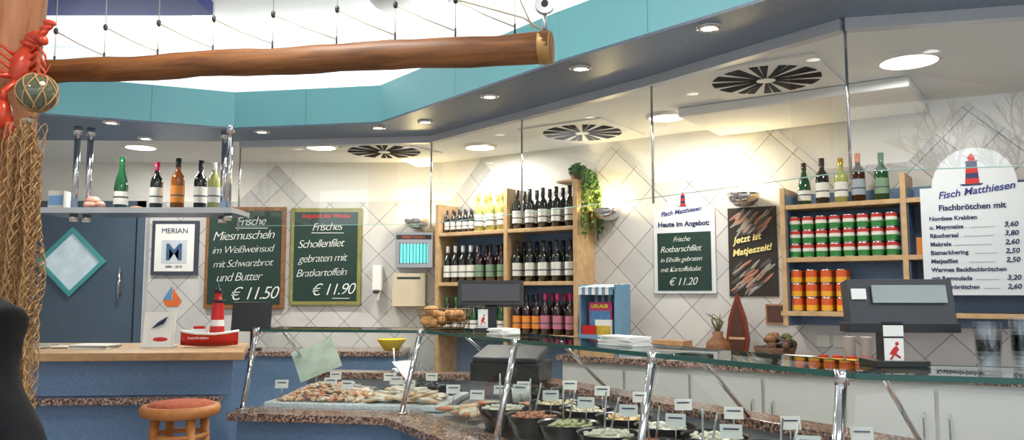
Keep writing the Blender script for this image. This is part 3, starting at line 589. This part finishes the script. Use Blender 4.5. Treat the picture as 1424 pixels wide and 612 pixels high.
for i in range(22): b.ell((R(-.1,.1),R(-.06,.06),R(.035,.105)),(.035,.028,.024),mat('bread_roll',(200,150,92),.7,var=.2,scale=20),Matrix.Rotation(R(0,3),3,'Z'),10,7)
b.lathe((0,0,.0),[(0,.004),(.09,.004)],WI,20,sx=1.25,sy=.8)
b.done(merge=False)
b=B('clear_cup_stack',FC)
for x,y,n in [(.33,.2,5),(.42,.24,6),(.50,.18,4),(.58,.22,6),(.66,.17,5)]:
    for k in range(n): b.lathe((x,y,1.203+k*.012),[(.0,.002),(.026,0),(.034,.075),(.035,.075)],CUPG,14)
b.done(merge=False)
b=B('white_cup_stack',Fr(W2.w(3.62,-.36,.981),A2))
for x in(-.05,.04):
    for k in range(8): b.lathe((x,0,k*.014),[(.0,.002),(.024,0),(.032,.07),(.033,.07)],PAPER,14)
b.done()
stack('leaflet_stack',FB,.62,.14,1.203,.14,.1,5,.006,PAPER)
stack('napkin_stack',FB,1.52,.16,1.203,.2,.1,5,.007,PAPER)

# ---------------- bar ----------------
b=B('bar_counter')
top=[(-3.3,3.92),(-1.38,4.10),(-1.60,4.86),(-3.3,4.86)]
b.flat(top,1.065,1.10,BEECH); 
top2=[(-3.3,3.905),(-1.365,4.088),(-1.38,4.10),(-3.3,3.92)]; b.flat(top2,1.06,1.101,BEECHD)
b.flat([(-3.3,4.05),(-1.47,4.22),(-1.66,4.8),(-3.3,4.8)],.87,1.064,BLUE)
b.flat([(-3.3,3.96),(-1.50,4.13),(-1.66,4.8),(-3.3,4.8)],.835,.869,GRAN)
b.flat([(-3.3,4.1),(-1.60,4.27),(-1.68,4.8),(-3.3,4.8)],.0,.834,BLUE)
b.done(.004)
Zb=1.1015
b=B('lighthouse_boat_model',Fr((-1.70,4.5,Zb),.15)); n=12
st=[(-.16,.0),(-.13,.028),(-.06,.045),(.03,.048),(.1,.036),(.15,.006)]
vs=[]
for x,w in st:
    lift=.018*(abs(x)/.16)**2
    for yy,zz in((-w,.075+lift),(-w*.75,.035),(0,.0+lift*.6),(w*.75,.035),(w,.075+lift)): vs.append((x,yy,zz))
fs=[(i*5+k,i*5+k+1,(i+1)*5+k+1,(i+1)*5+k) for i in range(5) for k in range(4)]
b.add(vs,fs,RED,True); vs2=[]
for x,w in st: vs2+=[(x,-w*.96,.07+.018*(abs(x)/.16)**2),(x,w*.96,.07+.018*(abs(x)/.16)**2)]
b.add(vs2,[(2*i,2*i+1,2*i+3,2*i+2) for i in range(5)],PAPER)
b.tube([(x*1.01,-w*1.03-.001,.072+.018*(abs(x)/.16)**2) for x,w in st],.007,PAPER,6)
b.tube([(x*1.01,w*1.03+.001,.072+.018*(abs(x)/.16)**2) for x,w in st],.007,PAPER,6)
b.box(-.1,-.02,-.02,.02,.07,.10,PAPER); b.box(-.09,-.03,-.015,.015,.10,.115,RED)
prof=[(.042,.07),(.038,.115),(.036,.15),(.034,.19),(.031,.245),(.031,.25),(.042,.25),(.042,.262),(.02,.262),(.02,.30),(.027,.305),(.012,.325),(.004,.333),(.003,.36),(0,.361)]
b.lathe((.035,0,0),prof,RED,20,mats=[RED,PAPER,RED,RED,BLACK,BLACK,BLACK,BLACK,RED,BLACK,BLACK,BLACK,BLACK,BLACK])
o=b.done()
text('Insel-Krabben',.02,-.11,-.05,.045,PAPER,o)
b=B('leaflet_stand',Fr((-1.97,4.45,Zb),.08)); b.box(-.09,.09,-.04,.05,0,.01,PAPER); b.rbox((0,.01,.10),(.17,.006,.19),PAPER,Matrix.Rotation(-.12,3,'X')); b.rbox((.02,-.025,.05),(.11,.006,.085),PAPER,Matrix.Rotation(-.12,3,'X')); b.ell((.02,-.031,.045),(.04,.001,.012),RED)
o=b.done(); b=B('print',ID); b.poly([(-.04,.10),(.03,.13),(.05,.17),(.0,.14)],-.012,-.008,NAVY); b.done(parent=o)
stack('magazine_stack',ID,-2.28,4.38,Zb,.21,.15,3,.007,mat('mag_a',(120,110,90),.4,var=.6,scale=25),PAPER); stack('magazine_stack',ID,-2.64,4.42,Zb,.18,.15,3,.006,PAPER,mat('mag_b',(170,170,160),.4,var=.5,scale=25))
stack('flyer_stack',ID,-2.46,4.40,Zb,.10,.1,2,.005,PAPER,mat('mag_c',(150,100,70),.4,var=.6,scale=25))
b=B('info_card',Fr(FA.w(-.86,.58,.90),.0)); b.box(-.05,.05,-.02,.03,-.1,-.09,STEEL); b.tube([(0,0,-.1),(0,0,.05)],.004,STEEL); b.rbox((.0,.0,.09),(.27,.005,.2),mat('card_pale',(190,206,190),.5,var=.4,scale=15),Matrix.Rotation(-.25,3,'X')@Matrix.Rotation(-.4,3,'Y')); b.done()
# stool
b=B('bar_stool',Fr((-1.49,3.62,0)))
OC=wood('oak_orange',(176,108,52),(200,132,70),(5,5,5))
b.lathe((0,0,.885),[(0,-.035),(.14,-.035),(.168,-.025),(.172,0),(.165,.016),(.14,.016)],OC,32)
b.lathe((0,0,.885),[(.14,.012),(.13,.028),(.08,.034),(0,.035)],mat('seat_fabric',(170,84,54),.8,var=.6,scale=30),32)
for k in range(4):
    a=math.pi/4+k*math.pi/2; c,s=math.cos(a),math.sin(a)
    b.tube([(c*.11,s*.11,.855),(c*.125,s*.125,.6),(c*.15,s*.15,.3),(c*.19,s*.19,.0)],[.02,.02,.019,.017],OC,10)
b.tube([(.155*math.cos(2*math.pi*i/32),.155*math.sin(2*math.pi*i/32),.28) for i in range(33)],.012,OC,8)
b.tube([(.115*math.cos(2*math.pi*i/32),.115*math.sin(2*math.pi*i/32),.77) for i in range(33)],.012,OC,8)
b.done()

# ---------------- post, beam, ropes, lobster, net ----------------
b=B('wooden_post',Fr((-1.93,2.9,0))); pts=[(0.006*math.sin(z*3),.006*math.cos(z*2),z) for z in [i*.155 for i in range(21)]]; b.tube(pts,[.145+.006*math.sin(z[2]*5) for z in pts],POSTW,24); b.done()
bp0=Vector((-1.9,3.02,2.255)); bp1=Vector((.13,2.6,2.225))
bx=(bp1-bp0); L=bx.length; ang=math.atan2(bx.y,bx.x)
fb=Fr(bp0,ang)
b=B('wooden_log_beam',fb); n=22; b.tube([(L*i/n,.004*math.sin(i*1.3),-.03*i/n+.003*math.sin(i*.9)) for i in range(n+1)],[.045+.009*i/n+.002*math.sin(i*2.1) for i in range(n+1)],LOG,20)
b.cyl((L-.04,0,-.03),(L+.004,0,-.03),.056,.056,mat('brass_band',(180,140,84),.5,.3),24,)
b.cyl((L+.0045,0,-.03),(L+.006,0,-.03),.05,.05,mat('endgrain',(150,100,60),.7,var=.4,scale=40),24)
b.done()
hx=[.13,.35,.58,.81,1.05,1.30,1.52,1.74,1.95]
b=B('rope_lattice',fb)
for i,x in enumerate(hx):
    zt=.16; b.tube([(x,0,.03),(x,0,zt)],.0025,ROPE,5); b.ell((x,0,zt),(.009,.009,.014),DGREY,n=8,m=6)
    b.tube([(x,0,.02),(x,0,.06)],.004,DGREY,6)
    if i: 
        xp=hx[i-1]; b.tube([(xp,0,zt),((xp+x)/2,0,.10),(x,0,.05)],.003,ROPE,5)
    b.tube([(x,0,zt),(x+.0,.0,.80)],.0014,ROPE,4)
b.tube([(1.5,0,.25),(1.75,0,.16),(1.98,0,.08),(L-.02,0,.025)],.004,ROPE,6)
b.tube([(1.72,0,.84),(1.9,0,.3),(L-.06,-.01,.04)],.003,ROPE,6)
b.done()
b=B('pulley_hook',Fr(fb.w(L-.02,0,.02),0)); b.cyl((0,-.012,.10),(0,.012,.10),.033,.033,STEEL,24); b.cyl((0,-.016,.10),(0,.016,.10),.012,.012,BLACK,12); b.tube([(0,0,0),(0,0,.08)],.007,STEEL,8); b.tube([(0,0,.12),(0,0,.2),(0,0,.84)],.004,ROPE,6); b.done()
# lobster
LR=mat('lobster_red',(200,58,22),.3,var=.35,scale=18,coat=.4,bump=.3)
b=B('lobster',Fr((-1.735,2.735,2.16)))
RY=lambda a: Matrix.Rotation(a,3,'Y')
b.ell((.01,0,.04),(.046,.038,.082),LR,RY(.25),16,12)
for k in range(6): 
    t=k/5; b.ell((.032+.012*k,-.005-.006*k,.115+.017*k-.003*k*k),(.038-.003*k,.030-.003*k,.016),LR,RY(.35+.12*k),14,8)
for s in(-1,0,1): b.ell((.105+.01*s,-.04,.165+.018*s),(.026,.012,.012),LR,RY(-.3+.5*s),10,6)
def claw(p0,p1,p2,r,ln):
    b.tube([p0,p1,p2],[.010,.012,.016],LR,8)
    d=(Vector(p2)-Vector(p1)).normalized(); side=d.cross(Vector((0,1,0))).normalized(); p2=Vector(p2)
    rot=d.to_track_quat('Z','Y').to_matrix()
    b.ell(p2+d*ln*.32,(r*.9,r*.7,ln*.40),LR,rot,14,10)
    b.tube([p2+d*ln*.45+side*r*.35,p2+d*ln*.8+side*r*.6,p2+d*ln*1.05+side*r*.15],[r*.5,r*.38,.002],LR,10)
    b.tube([p2+d*ln*.45-side*r*.35,p2+d*ln*.75-side*r*.6,p2+d*ln*.95-side*r*.15],[r*.4,r*.28,.002],LR,10)
claw((0,-.02,-.02),(-.03,-.04,-.06),(-.028,-.04,-.10),.038,.13)
claw((-.02,-.02,0),(-.08,-.04,.0),(-.09,-.04,-.03),.036,.12)
for k in range(4):
    z=.075-.028*k
    b.tube([(.03,-.015,z),(.075,-.035,z+.03),(.10,-.03,z-.005),(.105,-.028,z-.03)],[.007,.006,.005,.0015],LR,6)
    b.tube([(-.015,-.015,z),(-.05,-.04,z+.03),(-.075,-.03,z-.0)],[.007,.006,.002],LR,6)
for s in(-1,1):
    b.tube([(s*.012,-.02,-.04),(s*.04+.0,-.06,-.09),(s*.07+.02,-.05,-.05),(s*.1+.03,-.04,.04)],[.003,.0025,.002,.001],LR,5)
    b.ell((.0+s*.013,-.026,-.032),(.006,.006,.006),BLACK,n=8,m=6)
b.done(merge=False)
b=B('glass_fishing_float',Fr((-1.665,2.72,2.10))); r=.066; b.ell((0,0,0),(r,r,r),mat('float_glass',(90,96,70),.08,coat=1,var=.3,scale=6),None,28,20)
for k in range(8):
    a=2*math.pi*k/8
    for s in(-1,1):
        b.tube([((r+.002)*math.sin(math.pi*t/14)*math.cos(a+s*t*.11),(r+.002)*math.sin(math.pi*t/14)*math.sin(a+s*t*.11),(r+.002)*math.cos(math.pi*t/14)) for t in range(15)],.0028,NET,5)
b.tube([(0,0,r),(-.01,.01,.13),(-.06,.06,.17)],.006,NET,6); b.tube([(0,0,-r),(0,0,-.09)],.01,NET,8); b.done()
def net(name,xc,w,z1,z0,y,seed,n=11,rows=60):
    random.seed(seed); ph=[R(0,6.28) for _ in range(4)]
    me=bpy.data.meshes.new(name); bm=bmesh.new(); g=[]
    for j in range(rows+1):
        t=j/rows; z=z1+(z0-z1)*t; ww=w*(.45+.55*min(1,t*3.0))*(1+.12*math.sin(t*9+ph[0])); row_=[]
        for i in range(n+1):
            u=i/n-.5+(.5/n if j%2 else 0)
            x=xc+u*ww+.012*math.sin(t*14+ph[1]+i); yy=y+.03*math.sin(u*22+t*5+ph[2])+.012*math.sin(t*20+i+ph[3])
            row_.append(bm.verts.new((x,yy,z+R(-.004,.004))))
        g.append(row_)
    bm.verts.ensure_lookup_table()
    for j in range(rows-1):
        for i in range(n):
            if j%2==0: q=(g[j][i+1],g[j+1][i],g[j+2][i+1],g[j+1][i+1]) 
            else: q=(g[j][i],g[j+1][i],g[j+2][i],g[j+1][i+1])
            try: bm.faces.new(q)
            except Exception: pass
    lone=[v for v in bm.verts if not v.link_faces]; bmesh.ops.delete(bm,geom=lone,context='VERTS')
    bm.to_mesh(me); bm.free(); me.materials.append(NET); o=colr(bpy.data.objects.new(name,me))
    w_=o.modifiers.new('w','WIREFRAME'); w_.thickness=.0045; w_.use_even_offset=False; return o
b=B('fishing_net',Fr((0,0,0))); b.tube([(-1.70,2.74,2.02),(-1.70,2.73,1.9),(-1.69,2.73,1.7)],[.012,.02,.01],NET,8)
b.cyl((-1.70,2.735,1.99),(-1.70,2.735,2.01),.02,.02,ROPE,10); fn=b.done()
for k,(xc,w,z1,z0,y) in enumerate([(-1.69,.15,2.0,.55,2.71),(-1.68,.12,1.98,.45,2.68),(-1.71,.13,1.95,.6,2.735),(-1.665,.10,1.9,.75,2.70),(-1.70,.14,1.97,.5,2.70)]):
    o=net('net_layer',xc,w,z1,z0,y,k+3); o.parent=fn

# ---------------- person ----------------
random.seed(3)
def skinned(name,joints,edges,root,mats,pick,sub=2):
    me=bpy.data.meshes.new(name); me.from_pydata([j[0] for j in joints],edges,[]); o=colr(bpy.data.objects.new(name,me))
    sk=o.modifiers.new('s','SKIN'); 
    for i,j in enumerate(joints): 
        sv=me.skin_vertices[0].data[i]; sv.radius=(j[1],j[2] if len(j)>2 else j[1]); sv.use_root=(i==root)
    ss=o.modifiers.new('ss','SUBSURF'); ss.levels=sub; ss.render_levels=sub
    dg=bpy.context.evaluated_depsgraph_get(); dg.update(); nm=bpy.data.meshes.new_from_object(o.evaluated_get(dg)); bpy.data.objects.remove(o)
    nm.materials.clear()
    for m in mats: nm.materials.append(m)
    for p in nm.polygons: p.use_smooth=True; p.material_index=pick(p.center)
    return colr(bpy.data.objects.new(name,nm))
JK=mat('quilted_black_jacket',(17,17,20),.65,var=.3,scale=14,bump=.6,spec=.2)
SKIN=mat('skin',(214,164,136),.5,var=.05); HAIR=mat('hair_brown',(70,50,36),.6,var=.4,scale=60); JEAN=mat('jeans',(50,60,84),.8,var=.15,scale=60); SHOE=mat('shoe_leather',(40,30,26),.4)
per=colr(bpy.data.objects.new('customer_in_black_jacket',None)); per.location=(-1.25,1.66,0)
J=[((0,0,.92),.15,.115),((0,0,1.08),.15,.12),((0,0,1.23),.16,.125),((0,0,1.36),.12,.095),((0,.0,1.46),.065),((0,-.01,1.55),.052),
((.165,.0,1.325),.08),((.17,-.02,1.22),.055),((.30,-.05,1.05),.066),((.10,-.29,1.06),.05),
((-.17,.0,1.375),.078),((-.26,-.02,1.12),.065),((-.20,-.2,.98),.05),
((.09,0,.84),.10),((.10,-.01,.5),.068),((.10,.01,.12),.048),((-.09,0,.84),.10),((-.10,-.01,.5),.068),((-.10,.01,.12),.048)]
E=[(0,1),(1,2),(2,3),(3,4),(4,5),(3,6),(6,7),(7,8),(8,9),(3,10),(10,11),(11,12),(0,13),(13,14),(14,15),(0,16),(16,17),(17,18)]
bo=skinned('body',J,E,0,[JK,JEAN,SKIN],lambda c:2 if c.z>1.50 else(1 if c.z<.84 and abs(c.x)<.24 else 0)); bo.parent=per
b=B('head'); b.ell((0,-.015,1.645),(.075,.093,.115),SKIN,None,20,16); b.ell((0,.012,1.67),(.082,.095,.105),HAIR,None,18,14); b.ell((0,-.11,1.635),(.012,.018,.02),SKIN); b.ell((0,-.095,1.59),(.026,.01,.008),mat('lips',(180,100,90),.4))
for s in(-1,1): b.ell((s*.03,-.098,1.66),(.012,.007,.007),PAPER,n=10,m=6); b.ell((s*.03,-.104,1.66),(.005,.003,.005),BLACK,n=8,m=6); b.ell((s*.078,0,1.64),(.01,.02,.03),SKIN); b.ell((s*.03,-.1,1.682),(.018,.005,.003),HAIR)
b.done(parent=per)
def hand(px,py,pz,d):
    b=B('hand'); d=Vector(d).normalized(); up=Vector((0,0,1)); sd=d.cross(up).normalized(); P=Vector((px,py,pz)); rot=Matrix((sd,d,up)).transposed()
    b.ell(P+d*.045,(.04,.05,.016),SKIN,rot,12,8)
    for k,l in enumerate((.07,.08,.075,.058)):
        o_=P+d*.08+sd*(-.03+.02*k); b.tube([o_,o_+d*l*.45-up*.006,o_+d*l*.75-up*.024,o_+d*l*.85-up*.042],[.0095,.009,.008,.006],SKIN,8)
    o_=P+d*.03-sd*.035; b.tube([o_,o_-sd*.025+d*.02,o_-sd*.02+d*.05-up*.01],[.012,.01,.008],SKIN,8); b.done(parent=per)
hand(.08,-.31,1.06,(-.7,-.7,0)); hand(-.19,-.22,.97,(.2,-.9,-.3))
for s in(-1,1):
    b=B('shoe'); b.ell((s*.10,-.05,.045),(.045,.13,.045),SHOE,None,14,10); b.box(s*.10-.045,s*.10+.045,-.16,.07,.0,.02,BLACK); b.done(parent=per)

# ---------------- bare tree outside the shop front (seen mirrored in the hanging glass) ----------------
random.seed(11)
b=B('bare_tree',Fr((2.9,-8.0,0))); BK=mat('bark',(30,26,24),.9)
def branch(p,d,l,r,k):
    q=p+d*l; b.tube([p,(p+q)/2+Vector((R(-1,1),R(-1,1),R(-1,1)))*l*.06,q],[r,r*.85,r*.7],BK,5)
    if k==0: return
    for _ in range(3 if k>1 else 4):
        nd=(d+Vector((R(-1,1),R(-.6,.6),R(-.35,.7)))*.75).normalized(); branch(q if _ else p+d*l*.6,nd,l*R(.62,.82),r*.62,k-1)
branch(Vector((0,0,-.1)),Vector((0,0,1)),2.6,.10,0)
for a in range(5): branch(Vector((0,0,2.4)),Vector((math.cos(a*1.26)*.8,math.sin(a*1.26)*.5,.75)).normalized(),.75,.05,4)
b.done(merge=False)

# ---------------- lights ----------------
w=bpy.data.worlds.new('World'); scn.world=w; w.use_nodes=True; nt=w.node_tree; bg=nt.nodes['Background']
tc=nt.nodes.new('ShaderNodeTexCoord'); sp=nt.nodes.new('ShaderNodeSeparateXYZ'); cr=nt.nodes.new('ShaderNodeValToRGB')
cr.color_ramp.elements[0].position=.0; cr.color_ramp.elements[0].color=(.4,.41,.42,1); cr.color_ramp.elements[1].position=.12; cr.color_ramp.elements[1].color=(.84,.92,1,1)
nt.links.new(tc.outputs['Generated'],sp.inputs[0]); nt.links.new(sp.outputs[2],cr.inputs[0]); nt.links.new(cr.outputs[0],bg.inputs[0]); bg.inputs[1].default_value=2.2
for x,y in((-2.2,.8),(.6,.5),(2.4,.3),(-.9,2.4)):  # added fill panels overhead, out of view, to brighten the front area
    b=B('added_fill_panel',Fr((x,y,UC))); b.box(-.32,.32,-.32,.32,-.03,0,WHITE); b.box(-.29,.29,-.29,.29,-.034,-.0301,EMW); b.done()
    l=lamp('AREA','added_fill_light',(x,y,UC-.04),20,(1,1,1),.58); l.data.shape='SQUARE'
cam=bpy.data.cameras.new('camera'); co=colr(bpy.data.objects.new('camera',cam)); scn.camera=co
cam.sensor_width=36; cam.lens=1100/1424*36; cam.sensor_fit='HORIZONTAL'; cam.clip_start=.05
co.location=(0,0,1.4); co.rotation_euler=(math.radians(90+5.3),0,0)
